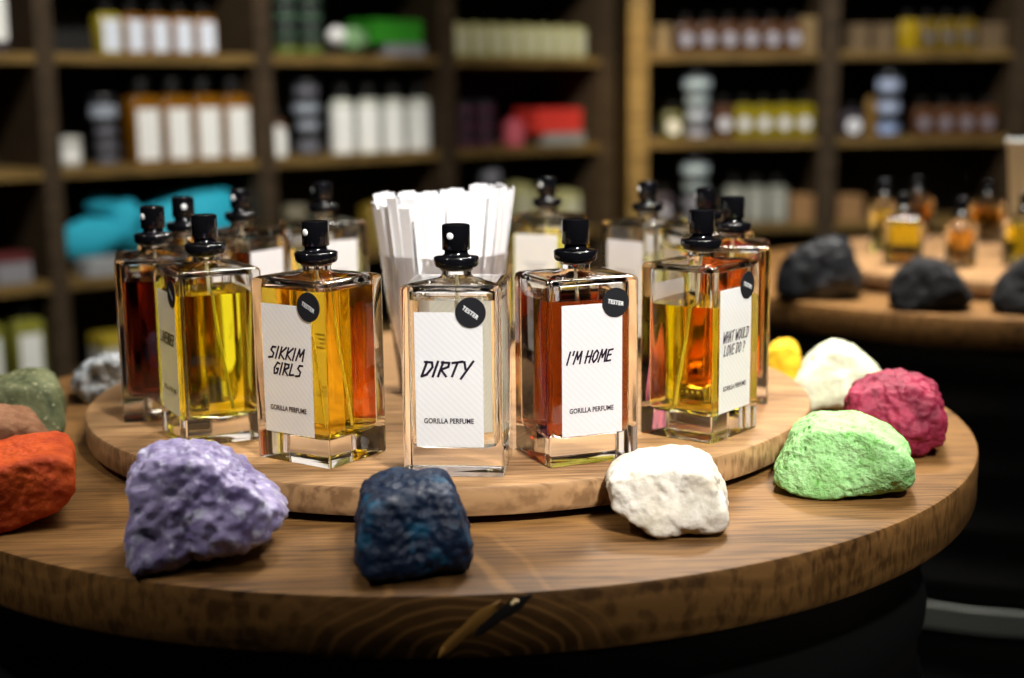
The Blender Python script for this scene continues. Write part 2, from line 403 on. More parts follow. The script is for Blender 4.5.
def make_sprayer(parent, turn, nozzle=True):
    mb = MB()
    z = BH + 0.0070
    mb.lathe([(0.0001, z), (0.0108, z), (0.0122, z + 0.0007), (0.0130, z + 0.0020), (0.0133, z + 0.0058), (0.0128, z + 0.0066), (0.0115, z + 0.0070), (0.0080, z + 0.0072),
              (0.0070, z + 0.0080), (0.0067, z + 0.0105), (0.0067, z + 0.0120), (0.0001, z + 0.0120)], 40)
    s = mb.build('sprayer_collar', BLACK, parent, 50)
    mb = MB()
    rings = []
    for r, zz in ((0.0078, 0.0104), (0.0081, 0.0108), (0.0081, 0.0243), (0.0078, 0.0251), (0.0070, 0.0254)):
        rings.append([((r + (0.00016 if j % 2 else 0)) * math.cos(2 * PI * j / 48), (r + (0.00016 if j % 2 else 0)) * math.sin(2 * PI * j / 48), z + zz) for j in range(48)])
    rings.append([(0.0052 * math.cos(2 * PI * j / 48), 0.0052 * math.sin(2 * PI * j / 48), z + 0.0249) for j in range(48)])
    mb.loft(rings); a = mb.build('sprayer_button', BLACK, parent, 40)
    if nozzle:
        mb = MB(); r = 0.0021
        c, sn = math.sin(turn), -math.cos(turn)
        rings = []
        for rr, out in ((r, 0.0075), (r, 0.0085), (r * 0.75, 0.0088)):
            rings.append([(c * out - sn * rr * math.cos(q), sn * out + c * rr * math.cos(q), z + 0.0190 + rr * math.sin(q)) for q in [2 * PI * j / 16 for j in range(16)]])
        mb.loft(rings, flip=False); mb.build('nozzle', NOZ, a, 60)
    # metal crimp below the collar
    mb = MB(); mb.lathe([(0.0094, BH + 0.0056), (0.0098, BH + 0.006), (0.0098, BH + 0.0072), (0.0094, BH + 0.0075)], 32, cap0=False, cap1=False)
    mb.build('crimp_ring', mat('crimp_metal', (0.7, 0.68, 0.62), 0.25, 1.0), parent, 60)
def make_label(parent, y_sign, lines, tint=None, blurred=False):
    lw, z0, z1, cx = 0.0395, 0.0180, 0.0970, -0.0016
    y = BD / 2 + 0.00015
    mb = MB(); mb.add([(cx - lw / 2, -y - 0.0001, z0), (cx + lw / 2, -y - 0.0001, z0), (cx + lw / 2, -y - 0.0001, z1), (cx - lw / 2, -y - 0.0001, z1)], [(0, 1, 2, 3)])
    lab = mb.build('label', LABEL, parent, rot=0 if y_sign < 0 else PI)
    yy = -y - 0.00030
    if lines:
        mb = MB()
        for text, tx, tz, tw, th, pen in lines: script(mb, text, tx, tz, tw, th, yy, pen)
        mb.build('handwriting', INK, lab)
    if y_sign < 0:
        mb = MB(); printed(mb, 'GORILLA PERFUME', cx - 0.0005, 0.0335, 0.0290, yy, tall=1.25); mb.build('printed_line', INK, lab)
    else:
        mb = MB()
        for i in range(7):
            wd = 0.012 + 0.010 * math.sin(1.7 + i * 2.1) ** 2
            zz = 0.071 - i * 0.0026 if i < 4 else 0.040 - (i - 4) * 0.0026
            mb.box(cx - wd / 2, cx + wd / 2, yy - 0.00002, yy + 0.00005, zz, zz + 0.0009)
        mb.build('small_print', GREYINK, lab)
    return lab
def make_sticker(parent, x, z, rot):
    y = -BD / 2 - 0.0005; r = 0.0088
    mb = MB(); mb.loft([[(x + r * math.cos(2 * PI * j / 40), y + dy, z + r * math.sin(2 * PI * j / 40)) for j in range(40)] for dy in (0, -0.0003)])
    s = mb.build('tester_sticker', STICK, parent)
    mb = MB(); printed(mb, 'TESTER', x, z, 0.0108, y - 0.00042, rot, 1.1); mb.build('sticker_lettering', WHITEINK, s)
def tester(label, pos, th, liquid, level, lines, sticker=None, nozzle=0.0, tube=None, has_nozzle=True):
    t = thing('perfume_bottle', label, 'perfume bottle', (pos[0], pos[1], ZD + 0.0002), th, 'large square perfume testers on the turntable')
    _, wet = make_body(level, t)
    lv = wet[-1][0][2]
    mb = MB(); mb.loft(wet, cap0=True, cap1=False)
    mb.add([p for p in wet[-1]], [tuple(range(len(wet[-1])))], 1)
    me = mb.build('perfume', liquid, t)
    bm = bmesh.new(); bm.from_mesh(me.data); bmesh.ops.remove_doubles(bm, verts=bm.verts, dist=1e-6); bm.to_mesh(me.data); bm.free()
    me.data.shade_smooth(); me.data.set_sharp_from_angle(angle=math.radians(50))
    make_sprayer(t, nozzle, has_nozzle)
    make_label(t, -1, lines)
    make_label(t, 1, None)
    if sticker: make_sticker(t, *sticker)
    bend = tube if tube is not None else 0.6
    pts = [(0.013 * math.sin(s * s * 1.2) * math.cos(bend), 0.013 * math.sin(s * s * 1.2) * math.sin(bend), BH + 0.003 - s * (BH + 0.003 - 0.0195)) for s in [i / 12 for i in range(13)]]
    mb = MB(); mb.tube(pts, 0.0011, 8); mb.build('dip_tube', TUBE, t, 80)
    return t

LQ = {
 'clear': liquid_mat('pale_straw_perfume', (0.97, 0.965, 0.84)),
 'amber': liquid_mat('amber_perfume', (0.97, 0.70, 0.06)),
 'redbrown': liquid_mat('red_brown_perfume', (0.42, 0.075, 0.008)),
 'gold': liquid_mat('golden_perfume', (0.97, 0.80, 0.08)),
 'yellow': liquid_mat('bright_yellow_perfume', (0.95, 0.87, 0.04)),
 'wine': liquid_mat('dark_wine_perfume', (0.22, 0.03, 0.012)),
 'cocoa': liquid_mat('cocoa_brown_perfume', (0.38, 0.15, 0.05)),
 'celery': liquid_mat('pale_celery_perfume', (0.93, 0.93, 0.45)),
 'olive': liquid_mat('olive_yellow_perfume', (0.93, 0.88, 0.10)),
 'orange': liquid_mat('orange_red_perfume', (0.85, 0.22, 0.03)),
}
F = 0.0970
tester('perfume bottle of nearly colourless liquid, front centre of the ring before the blotter strips', (0.0041, -0.2184), -0.145, LQ['clear'], 0.1030,
       [('DIRTY', -0.0035, 0.0640, 0.0285, 0.0086, 0.0014)], (0.0115, F, -0.62), -0.30)
tester('amber perfume bottle with a two-line handwritten label, left of the nearly colourless bottle', (-0.0807, -0.1844), -0.6356, LQ['amber'], 0.1055,
       [('SIKKIM', -0.0025, 0.0675, 0.0285, 0.0072, 0.0012), ('GIRLS', -0.0020, 0.0578, 0.0235, 0.0072, 0.0012)], (0.0170, F, -0.45), -0.10)
tester('dark red-brown perfume bottle, right of the nearly colourless bottle', (0.0761, -0.1964), 0.3401, LQ['redbrown'], 0.0985,
       [("I'M HOME", -0.0035, 0.0655, 0.0300, 0.0072, 0.0011)], (0.0135, F, -0.22), 2.4)
tester('golden perfume bottle filled to three quarters, right of the dark red-brown bottle', (0.1618, -0.1450), 0.852, LQ['gold'], 0.0860,
       [('WHAT WOULD', -0.0015, 0.0665, 0.0325, 0.0068, 0.0008), ('LOVE DO ?', -0.0030, 0.0578, 0.0270, 0.0066, 0.0008)], (0.0120, F, -0.35), 2.2, 2.4)
tester('bright yellow perfume bottle with a grey-shaded label, left of the amber bottle', (-0.1571, -0.1271), -1.1069, LQ['yellow'], 0.0960,
       [('LAVENDER', -0.0025, 0.0665, 0.0310, 0.0075, 0.0011)], (0.0135, F, -0.6), -1.5, 0.8)
tester('dark wine-red perfume bottle behind the bright yellow bottle', (-0.2045, -0.0563), -1.36, LQ['wine'], 0.0960, [], None, 0.6)
tester('perfume bottle hidden behind the wine-red bottle, only its black sprayer showing', (-0.1988, 0.0270), -1.72, LQ['amber'], 0.0980, [], None, 2.0)
tester('cocoa brown perfume bottle with white back label, behind between the yellow and amber bottles', (-0.1682, 0.1107), -2.15, LQ['cocoa'], 0.0960, [], None, 1.5)
tester('pale greenish perfume bottle behind the amber bottle, beside the blotter strips', (-0.1084, 0.1832), -2.60, LQ['celery'], 0.0880, [], None, 1.0)
tester('olive yellow perfume bottle with white back label, right behind the blotter strips', (0.0879, 0.2095), 2.74, LQ['olive'], 0.0960, [], None, 2.6)
tester('pale celery green perfume bottle with white back label, behind the red-brown bottle', (0.1680, 0.1395), 2.28, LQ['celery'], 0.0800, [], None, 2.6)
tester('yellow perfume bottle mostly hidden behind the golden one, black sprayer showing', (0.2020, 0.0560), 1.85, LQ['olive'], 0.0960, [], None, 2.6)
tester('orange-red perfume bottle behind the golden bottle at the turntable edge', (0.2034, -0.0405), 1.36, LQ['orange'], 0.0980, [], None, 2.6)

# ------------------------------------------------------------------ cup of blotter strips
PLASTIC = glass('clear_cup_plastic', (0.97, 0.97, 0.98), 1.32)
STRIP = mat('white_blotter_paper', (0.86, 0.86, 0.88), 0.8, 0, 0.2)
def cup(label, c, m, h=0.1055, r0=0.0345, r1=0.0465):
    t = thing('plastic_cup', label, 'cup', (c[0], c[1], ZD + 0.0002))
    mb = MB(); w_ = 0.0009
    mb.lathe([(0.0003, 0.001), (r0 - 0.004, 0.0), (r0 - 0.001, 0.0005), (r0, 0.002), (r1, h - 0.002), (r1 + 0.0006, h - 0.001), (r1 + 0.0006, h), (r1 - w_, h), (r0 - w_, 0.004), (r0 - 0.004, 0.0025), (0.0003, 0.0025)], 64)
    mb.build('cup_wall', m, t, 60)
    return t
CC = (-0.004, -0.012)
cup('clear plastic cup full of white blotter strips, middle of the turntable', CC, PLASTIC)
random.seed(4)
def strips(c, rings, label, group, m, name='blotter_strip'):
    for rb, rt, n, ln, ph in rings:
        for i in range(n):
            a = ph + 2 * PI * i / n + random.uniform(-0.05, 0.05)
            wob = random.uniform(-0.0018, 0.0012)
            b = Vector((math.cos(a) * rb, math.sin(a) * rb, 0.0042 + random.uniform(0, 0.001)))
            tp = Vector((math.cos(a + random.uniform(-0.04, 0.04)) * (rt + wob), math.sin(a) * (rt + wob), 0.0))
            L = ln + random.uniform(-0.004, 0.0045)
            if math.cos(a) > 0.6: L += 0.006
            tp.z = b.z + math.sqrt(max(L * L - (tp.x - b.x) ** 2 - (tp.y - b.y) ** 2, 0.001))
            up = (tp - b).normalized(); rad = Vector((math.cos(a), math.sin(a), 0)); side = up.cross(rad).normalized(); tw = random.uniform(-0.25, 0.25)
            nrm = side.cross(up).normalized(); side = (side * math.cos(tw) + nrm * math.sin(tw)).normalized(); nrm = side.cross(up).normalized()
            hw, ht = 0.0054, 0.00018
            mb = MB(); vs = []
            for k in range(5):
                s = k / 4; p = b + (tp - b) * s + rad * (0.0012 * math.sin(PI * s))
                wk = hw * (0.62 + 0.38 * s)
                vs.append([p - side * wk - nrm * ht, p + side * wk - nrm * ht, p + side * wk + nrm * ht, p - side * wk + nrm * ht])
            mb.loft(vs)
            o = mb.build(name, m, loc=(c[0], c[1], ZD + 0.0002)); tag(o, label, 'paper strip', group)
strips(CC, [(0.0285, 0.0515, 30, 0.1405, 0.0), (0.0250, 0.0455, 26, 0.141, 0.1), (0.020, 0.037, 20, 0.141, 0.2), (0.014, 0.026, 14, 0.141, 0.05), (0.007, 0.013, 8, 0.140, 0.3)],
       'narrow white paper blotter strip standing in the clear cup mid-turntable', 'blotter strips in the clear cup', STRIP)

# ------------------------------------------------------------------ stones
def stone_mat(name, c_lo, c_hi, spots=None, rough=0.85, sheen=0.0, pit=300.0, pit_s=0.5, metal=0.0, spec=0.3):
    def f(nt, b):
        v = coords(nt)
        n = N(nt, 'ShaderNodeTexNoise'); n.inputs['Scale'].default_value = 55; n.inputs['Detail'].default_value = 6; n.inputs['Roughness'].default_value = 0.65
        nt.links.new(v, n.inputs['Vector'])
        c = ramp(nt, n.outputs['Fac'], [(0.36, c_lo), (0.62, c_hi)])
        n2 = N(nt, 'ShaderNodeTexNoise'); n2.inputs['Scale'].default_value = pit; n2.inputs['Detail'].default_value = 4
        nt.links.new(v, n2.inputs['Vector'])
        if spots:
            col, lo, hi, sc = spots
            n3 = N(nt, 'ShaderNodeTexNoise'); n3.inputs['Scale'].default_value = sc; n3.inputs['Detail'].default_value = 3
            nt.links.new(v, n3.inputs['Vector'])
            mr = N(nt, 'ShaderNodeMapRange'); mr.inputs['From Min'].default_value = lo; mr.inputs['From Max'].default_value = hi
            nt.links.new(n3.outputs['Fac'], mr.inputs['Value'])
            c = mixc(nt, c, col, mr.outputs['Result'])
        nt.links.new(c, b.inputs['Base Color'])
        bump(nt, b, n2.outputs['Fac'], pit_s, 0.002)
        b.inputs['Roughness'].default_value = rough
        if sheen: b.inputs['Sheen Weight'].default_value = sheen
    return mat(name, c_hi, rough, metal, spec, f)
def hull(pts):
    pts = sorted(set(pts)); out = []
    for seq in (pts, pts[::-1]):
        h = []
        for p_ in seq:
            while len(h) >= 2 and (h[-1][0] - h[-2][0]) * (p_[1] - h[-2][1]) - (h[-1][1] - h[-2][1]) * (p_[0] - h[-2][0]) <= 0: h.pop()
            h.append(p_)
        out += h[:-1]
    return out
def stone(label, at, turn, deep, prof, m, seed, level=6, big=0.004, mid=0.0022, fine=0.0008, pits=0.0, fmid=90, p=17, squash=1.0, z=None, name='bath_stone', cat='stone', group='coloured stones around the rim of the main table', top=0.55):
    prof = hull(prof)
    prof = [(x_, z_ * squash) for x_, z_ in prof]
    cx = 0.0; cz = (max(q[1] for q in prof) + min(q[1] for q in prof)) / 2
    planes = []
    n = len(prof)
    area = sum(prof[i][0] * prof[(i + 1) % n][1] - prof[(i + 1) % n][0] * prof[i][1] for i in range(n))
    sgn = 1 if area > 0 else -1
    for i in range(n):
        (x0, z0), (x1, z1) = prof[i], prof[(i + 1) % n]
        dx, dz = x1 - x0, z1 - z0; L = math.hypot(dx, dz)
        nx, nz = sgn * dz / L, -sgn * dx / L
        h = nx * (x0 - cx) + nz * (z0 - cz)
        if h > 0.004: planes.append((Vector((nx, 0, nz)), h))
    H = max(q[1] for q in prof) - cz; Wd = max(q[0] for q in prof)
    rnd = random.Random(seed); d2 = deep / 2
    for nv, h in (((0, -1, 0.25), d2 * 0.95), ((0.7, -1, 0.1), d2 * 1.1 + Wd * .22), ((-0.7, -1, 0.2), d2 * 1.1 + Wd * .22), ((0, -1, 1.1), d2 * 0.72 + H * top), ((0.3, -1, -0.6), d2 * .9 + H * 0.42),
                  ((0, 1, 0.2), d2), ((0.8, 1, 0.1), d2 + Wd * .25), ((-0.8, 1, 0.1), d2 + Wd * .25), ((0, 1, 1.0), d2 * 0.75 + H * (top - .05))):
        nv = Vector(nv) + Vector((rnd.uniform(-.15, .15), 0, rnd.uniform(-.15, .15))); planes.append((nv.normalized(), h * 0.93))
    bm = bmesh.new(); bmesh.ops.create_icosphere(bm, subdivisions=level, radius=1.0)
    off = Vector((seed * 3.7, seed * 1.3, seed * 7.1))
    zmin = min(q[1] for q in prof)
    for v in bm.verts:
        d = v.co.normalized(); s = 0.0
        for nv, h in planes:
            k = nv.dot(d) / h
            if k > 0: s += k ** p
        r = s ** (-1.0 / p)
        q = d * r
        w1 = noise.noise(q * 32 + off); w2 = noise.fractal(q * fmid + off, 0.9, 2.1, 3); w3 = noise.noise(q * 330 + off)
        disp = big * w1 + mid * w2 + fine * w3
        if pits:
            dist = noise.voronoi(q * 150 + off)[0][0]
            disp -= pits * max(0.0, 1 - dist * 2.3) ** 1.0 * (0.5 + noise.noise(q * 60 - off))
        q = q + d * disp
        v.co = (q.x, q.y, max(q.z + cz, 0.0))
    me = bpy.data.meshes.new(name); bm.to_mesh(me); bm.free(); me.shade_smooth(); me.materials.append(m)
    o = bpy.data.objects.new(name, me); COL.objects.link(o)
    o.location = (at[0], at[1], (ZT if z is None else z) + 0.0002); o.rotation_euler.z = turn
    return tag(o, label, cat, group)

stone('lavender purple lumpy stone on the table rim before the amber bottle', (-0.134, -0.297), 0.182, 0.075,
      [(-0.0429, 0.0053), (-0.0408, 0.0277), (-0.037, 0.0533), (-0.0301, 0.0634), (-0.0141, 0.0687), (0.0045, 0.0645), (0.0178, 0.0533), (0.0296, 0.04), (0.0420, 0.0310), (0.0450, 0.0250), (0.0415, 0.0190), (0.0258, 0.0118), (0.0019, 0.0040), (-0.0221, 0.0), (-0.0354, -0.0005)],
      stone_mat('purple_stone', (0.15, 0.11, 0.28), (0.34, 0.29, 0.52), ((0.62, 0.62, 0.80), 0.55, 0.70, 120), 0.45, 0.3, 160, 0.5, spec=0.6), 1, mid=0.0032, fine=0.0010, fmid=110, squash=0.87)
stone('dark navy blue stone on the table rim before the nearly colourless bottle', (-0.021, -0.322), 0.029, 0.075,
      [(-0.0306, 0.0094), (-0.029, 0.0314), (-0.0264, 0.0486), (-0.018, 0.0533), (0.0018, 0.0575), (0.0149, 0.057), (0.0206, 0.0523), (0.0269, 0.0314), (0.0306, 0.0105), (0.0253, 0.0016), (-0.0008, -0.001), (-0.0233, 0.0026)],
      stone_mat('navy_stone', (0.002, 0.006, 0.022), (0.004, 0.018, 0.048), ((0.006, 0.085, 0.16), 0.55, 0.72, 60), 0.5, 0.0, 260, 0.6), 2, mid=0.0020, fine=0.0009, pits=0.002, squash=0.80)
stone('cream white chalky stone on the table rim before the red-brown bottle', (0.123, -0.266), -0.159, 0.070,
      [(-0.0343, 0.0266), (-0.0331, 0.0408), (-0.0161, 0.0504), (0.0122, 0.0527), (0.0263, 0.0464), (0.0309, 0.0323), (0.0343, 0.0164), (0.0314, 0.0034), (0.0065, -0.0006), (-0.002, -0.0006), (-0.0161, 0.0096), (-0.032, 0.0181)],
      stone_mat('chalk_stone', (0.45, 0.40, 0.31), (0.64, 0.60, 0.52), ((0.75, 0.55, 0.25), 0.70, 0.78, 45), 0.85, 0.0, 220, 0.6), 3, mid=0.0022, fine=0.0007, squash=0.74)
stone('pale lime green pitted stone on the right of the table, before the crimson one', (0.241, -0.203), -0.278, 0.072,
      [(-0.0436, 0.0062), (-0.0373, 0.0286), (-0.0311, 0.0442), (-0.018, 0.0548), (0.0156, 0.056), (0.0249, 0.0504), (0.0423, 0.0299), (0.0436, 0.01), (0.0361, 0.0044), (-0.0031, -0.0006), (-0.0311, 0.0019)],
      stone_mat('lime_stone', (0.22, 0.47, 0.15), (0.33, 0.60, 0.25), ((0.10, 0.30, 0.05), 0.56, 0.72, 260), 0.85, 0.0, 420, 0.8), 4, mid=0.0014, fine=0.0007, pits=0.0030, squash=0.77)
stone('crimson pink knobbly stone at the right edge of the table', (0.304, -0.112), -0.318, 0.070,
      [(-0.0332, 0.0393), (-0.0298, 0.0495), (-0.0095, 0.0617), (0.0109, 0.0597), (0.0278, 0.0495), (0.0332, 0.0258), (0.0312, 0.0088), (0.0176, 0.0), (-0.0095, -0.0014), (-0.0298, 0.0122)],
      stone_mat('crimson_stone', (0.12, 0.005, 0.019), (0.26, 0.018, 0.048), None, 0.65, 0.0, 260, 0.6), 5, mid=0.0030, fine=0.0008, pits=0.002, squash=0.83)
stone('pale cream stone with a peaked top behind the crimson stone', (0.303, 0.025), -0.278, 0.070,
      [(-0.0363, 0.017), (-0.0294, 0.0363), (-0.0139, 0.0518), (-0.0031, 0.0564), (0.0093, 0.0533), (0.0286, 0.034), (0.0363, 0.017), (0.0363, 0.0), (-0.0332, 0.0)],
      stone_mat('cream_stone', (0.42, 0.43, 0.29), (0.56, 0.57, 0.42), None, 0.85, 0.0, 260, 0.5), 6, 5, squash=0.85, top=0.85)
stone('yellow stone partly hidden behind the turntable and the pale cream stone', (0.284, 0.127), -0.240, 0.050,
      [(-0.0135, 0.0278), (-0.0076, 0.0362), (0.0051, 0.0379), (0.0135, 0.0312), (0.0145, 0.0126), (0.0101, 0.0), (-0.0138, 0.0)],
      stone_mat('yellow_stone', (0.50, 0.30, 0.005), (0.66, 0.42, 0.012), None, 0.8, 0.0, 260, 0.5), 7, 5, squash=0.85)
stone('mossy olive green stone at the left of the table, farthest of its cluster', (-0.306, -0.032), 0.296, 0.075,
      [(-0.0379, 0.035), (-0.022, 0.0516), (0.006, 0.0558), (0.0207, 0.0465), (0.0279, 0.0164), (0.025, 0.0043), (-0.0007, -0.0014), (-0.0379, -0.0014)],
      stone_mat('olive_stone', (0.06, 0.075, 0.03), (0.17, 0.18, 0.085), ((0.55, 0.52, 0.30), 0.62, 0.72, 260), 0.7, 0.0, 260, 0.6), 8, 5, mid=0.0018, squash=0.87, p=9)
stone('terracotta brown stone at the left, between the olive and orange stones', (-0.290, -0.119), 0.305, 0.060,
      [(-0.0309, 0.0405), (-0.0098, 0.0497), (0.0065, 0.0477), (0.0196, 0.0327), (0.0229, 0.0163), (0.0131, 0.0013), (-0.0309, 0.0)],
      stone_mat('brown_stone', (0.22, 0.095, 0.045), (0.36, 0.18, 0.095), None, 0.85, 0.0, 260, 0.6), 9, 5, squash=0.86, p=9)
stone('bright orange angular stone at the left edge of the table', (-0.257, -0.220), 0.305, 0.085,
      [(-0.0325, 0.0457), (-0.0138, 0.0499), (0.0038, 0.054), (0.0185, 0.0551), (0.0302, 0.0516), (0.0325, 0.0293), (0.0226, 0.0129), (0.0009, 0.0018), (-0.0196, -0.0023), (-0.0325, 0.0)],
      stone_mat('orange_stone', (0.40, 0.040, 0.004), (0.60, 0.085, 0.008), None, 0.75, 0.0, 260, 0.5), 10, 6, big=0.003, mid=0.0015, squash=0.76)
stone('silvery grey crumpled stone behind the wine-red bottle at the left', (-0.288, 0.106), 0.247, 0.050,
      [(-0.0231, 0.0138), (-0.0134, 0.0324), (0.0053, 0.0422), (0.0199, 0.0405), (0.0231, 0.0138), (0.0085, 0.0016), (-0.0093, -0.0008)],
      stone_mat('silver_stone', (0.16, 0.18, 0.20), (0.62, 0.66, 0.70), None, 0.35, 0.0, 160, 0.6, spec=0.7), 11, 5, mid=0.004, fmid=120, squash=0.80)
BLK = stone_mat('charcoal_stone', (0.003, 0.0035, 0.005), (0.012, 0.013, 0.016), ((0.13, 0.14, 0.16), 0.55, 0.75, 18), 0.5, 0.0, 160, 0.5)  # grey noise patches put highlights into the stone's base colour
COAL = stone_mat('coal_stone', (0.002, 0.002, 0.003), (0.005, 0.005, 0.006), None, 0.8, 0.0, 160, 0.5)
GF = 'black stones on the far table'
prof = [(-0.055, 0.004), (-0.052, 0.05), (-0.03, 0.068), (-0.005, 0.072), (0.018, 0.088), (0.032, 0.082), (0.045, 0.04), (0.058, 0.02), (0.05, 0.0), (-0.04, 0.0)]
stone('big charcoal stone with painted-in grey glints at the left of the far table', (0.437, 0.589), -0.4, 0.075, [(x_ * .88, z_ * .85) for x_, z_ in prof], BLK, 12, 5, name='black_stone', group=GF)
prof = [(-0.045, 0.006), (-0.04, 0.035), (-0.015, 0.056), (0.012, 0.054), (0.035, 0.035), (0.048, 0.01), (0.035, 0.0), (-0.035, 0.0)]
stone('dull black rounded stone on the near rim of the far table, before small yellow bottles', (0.535, 0.492), -0.4, 0.075, prof, COAL, 13, 5, name='black_stone', group=GF)
stone('dull black stone on the far table cut by the right picture edge', (0.650, 0.455), -0.4, 0.080, [(x * 1.2, z_ * 1.08) for x, z_ in prof], COAL, 14, 5, name='black_stone', group=GF)

# ------------------------------------------------------------------ far table: small bottles, cup
def small_bottle(label, pos, w_, d_, h, color, th, group='small perfume bottles on the far turntable'):
    t = thing('perfume_bottle', label, 'perfume bottle', (pos[0], pos[1], ZD + 0.0002), th, group)
    hw, hd = w_ / 2, d_ / 2
    mb = MB()
    mb.loft([rrect(hw - .001, hd - .001, .004, 0), rrect(hw, hd, .004, .0015), rrect(hw, hd, .004, h - .004), rrect(hw - .003, hd - .003, .006, h), rrect(.008, .008, .008, h + .003), rrect(.007, .007, .007, h + .007)], cap1=False)
    iw, id_ = hw - .004, hd - .004; lv = h * 0.80
    dry = [rrect(iw, id_, .005, lv), rrect(iw, id_, .005, h - .006), rrect(.006, .006, .006, h), rrect(.005, .005, .005, h + .007)]
    mb.loft(dry, cap0=False, cap1=False, flip=True)
    mb.loft([rrect(.007, .007, .007, h + .007), dry[-1]], cap0=False, cap1=False)
    mb.build('glass_body', GLASS, t, 40)
    wet = [rrect(iw * .9, id_ * .9, .004, .009), rrect(iw, id_, .005, .011), rrect(iw, id_, .005, lv)]
    mb = MB(); mb.loft(wet, cap1=False); mb.add(wet[-1], [tuple(range(len(wet[-1])))], 1)
    lq = mb.build('perfume', color, t)
    bm = bmesh.new(); bm.from_mesh(lq.data); bmesh.ops.remove_doubles(bm, verts=bm.verts, dist=1e-6); bm.to_mesh(lq.data); bm.free()
    mb = MB(); z = h + .0035
    mb.lathe([(.0001, z), (.010, z), (.0115, z + .002), (.0115, z + .006), (.0075, z + .008), (.006, z + .012), (.0078, z + .0125), (.0078, z + .025), (.0068, z + .026), (.0001, z + .026)], 28)
    mb.build('sprayer', BLACK, t, 45)
LQ['far_yellow'] = liquid_mat('far_yellow_perfume', (0.92, 0.80, 0.05), 0.03)
LQ['far_amber'] = liquid_mat('far_amber_perfume', (0.85, 0.50, 0.05), 0.03)
LQ['far_cognac'] = liquid_mat('far_cognac_perfume', (0.72, 0.34, 0.04), 0.03)
small_bottle('narrow tall yellow perfume bottle on the far turntable, by the charcoal stone', (0.588, 0.835), 0.028, 0.028, 0.068, LQ['far_yellow'], 0.2)
small_bottle('square yellow perfume bottle at the front left of the far turntable', (0.572, 0.700), 0.048, 0.036, 0.060, LQ['far_yellow'], -0.3)
small_bottle('narrow cognac perfume bottle at the front of the far turntable', (0.632, 0.662), 0.030, 0.028, 0.056, LQ['far_cognac'], 0.3)
small_bottle('amber perfume bottle in the middle of the far turntable, near the grey cup', (0.770, 0.935), 0.042, 0.036, 0.058, LQ['far_amber'], 0.1)
small_bottle('olive yellow perfume bottle on the far turntable, by the right picture edge', (0.715, 0.672), 0.040, 0.036, 0.060, LQ['far_yellow'], 0.5)
small_bottle('cognac perfume bottle at the back of the far turntable', (0.690, 1.000), 0.036, 0.036, 0.060, LQ['far_cognac'], 0.4)
GREYCUP = mat('frosted_grey_plastic', (0.56, 0.64, 0.68), 0.5)
def grey_cup():
    t = thing('paper_cup', 'pale grey cup on the far table, cut by the right picture edge', 'cup', (0.776, 0.762, ZD + 0.0002))
    mb = MB(); mb.lathe([(.0003, 0), (.034, 0), (.036, .002), (.0485, .148), (.0495, .149), (.0495, .151), (.0475, .151), (.034, .004), (.0003, .004)], 48)
    mb.build('cup_wall', GREYCUP, t, 50)
    mb = MB(); mb.lathe([(.0482, .145), (.0505, .146), (.0510, .149), (.0505, .152), (.0482, .1525)], 48, cap0=False, cap1=False)
    mb.build('rolled_rim', mat('pale_cup_rim', (.6, .62, .6), .5), t, 60)
grey_cup()

# ------------------------------------------------------------------ shelving
W_SHELF = wood('dark_oiled_shelf_wood', (0.075, 0.044, 0.012), (0.15, 0.092, 0.027), (0.22, 0.138, 0.042), 0.0, 0.8, 0.6)
W_POST = wood('dark_oiled_post_wood', (0.022, 0.014, 0.007), (0.042, 0.027, 0.014), (0.060, 0.040, 0.022), PI / 2, 0.8, 0.6)
BACKP = mat('black_back_panel', (0.008, 0.007, 0.006), 0.8)
DEPTH = 0.26
PITCH = 0.2385
LEV_L = [1.208 + PITCH * k for k in range(2, -6, -1)]     # tops of the shelves, left unit
LEV_R = [1.218 + PITCH * k for k in range(2, -6, -1)]
W_OAK = wood('oak_post_wood', (0.11, 0.065, 0.018), (0.20, 0.125, 0.036), (0.28, 0.18, 0.055), PI / 2, 0.8, 0.6)
def unit(label, origin, rot, posts, levels, oak_end=False):
    t = thing('shelving_unit', label, 'shelves', (origin[0], origin[1], 0), rot)
    top = levels[0] + 0.18
    for s, wd in posts:
        mb = MB(); mb.box(s - wd / 2, s + wd / 2, 0.0, DEPTH, 0.0, top); mb.build('upright', W_OAK if (oak_end and s == posts[0][0]) else W_POST, t, bevel=0.002)
    for (s0, w0), (s1, w1) in zip(posts, posts[1:]):
        for z in levels:
            mb = MB(); mb.box(s0 + w0 / 2 + 0.0003, s1 - w1 / 2 - 0.0003, 0.004, DEPTH - 0.002, z - 0.022, z); mb.build('shelf', W_SHELF, t, bevel=0.0015)
    mb = MB(); mb.box(posts[0][0], posts[-1][0], DEPTH + 0.0005, DEPTH + 0.012, 0.0, top); mb.build('back_panel', BACKP, t)
    return t
ROTL = math.atan2(0.621, 0.784)
OL = (-0.826, 1.959); OR = (0.0, 2.890)
POSTS_L = [(-0.53, 0.042), (0.0, 0.040), (0.521, 0.044), (1.061, 0.052), (1.640, 0.060)]
POSTS_R = [(0.533, 0.055), (1.069, 0.052), (1.612, 0.055)]
unit('long dark wooden shelving unit at the left, angled across the corner', OL, ROTL, POSTS_L, LEV_L)
unit('dark wooden shelving unit at the right behind the far table', OR, 0.0, POSTS_R, LEV_R, True)

def place(u, s, dep, z):
    if u == 'L':
        c, sn = math.cos(ROTL), math.sin(ROTL)
        return (OL[0] + c * s - sn * dep, OL[1] + sn * s + c * dep, z + 0.0003), ROTL
    return (OR[0] + s, OR[1] + dep, z + 0.0003), 0.0
def shelf_z(u, lev): return (LEV_L if u == 'L' else LEV_R)[lev + 2]

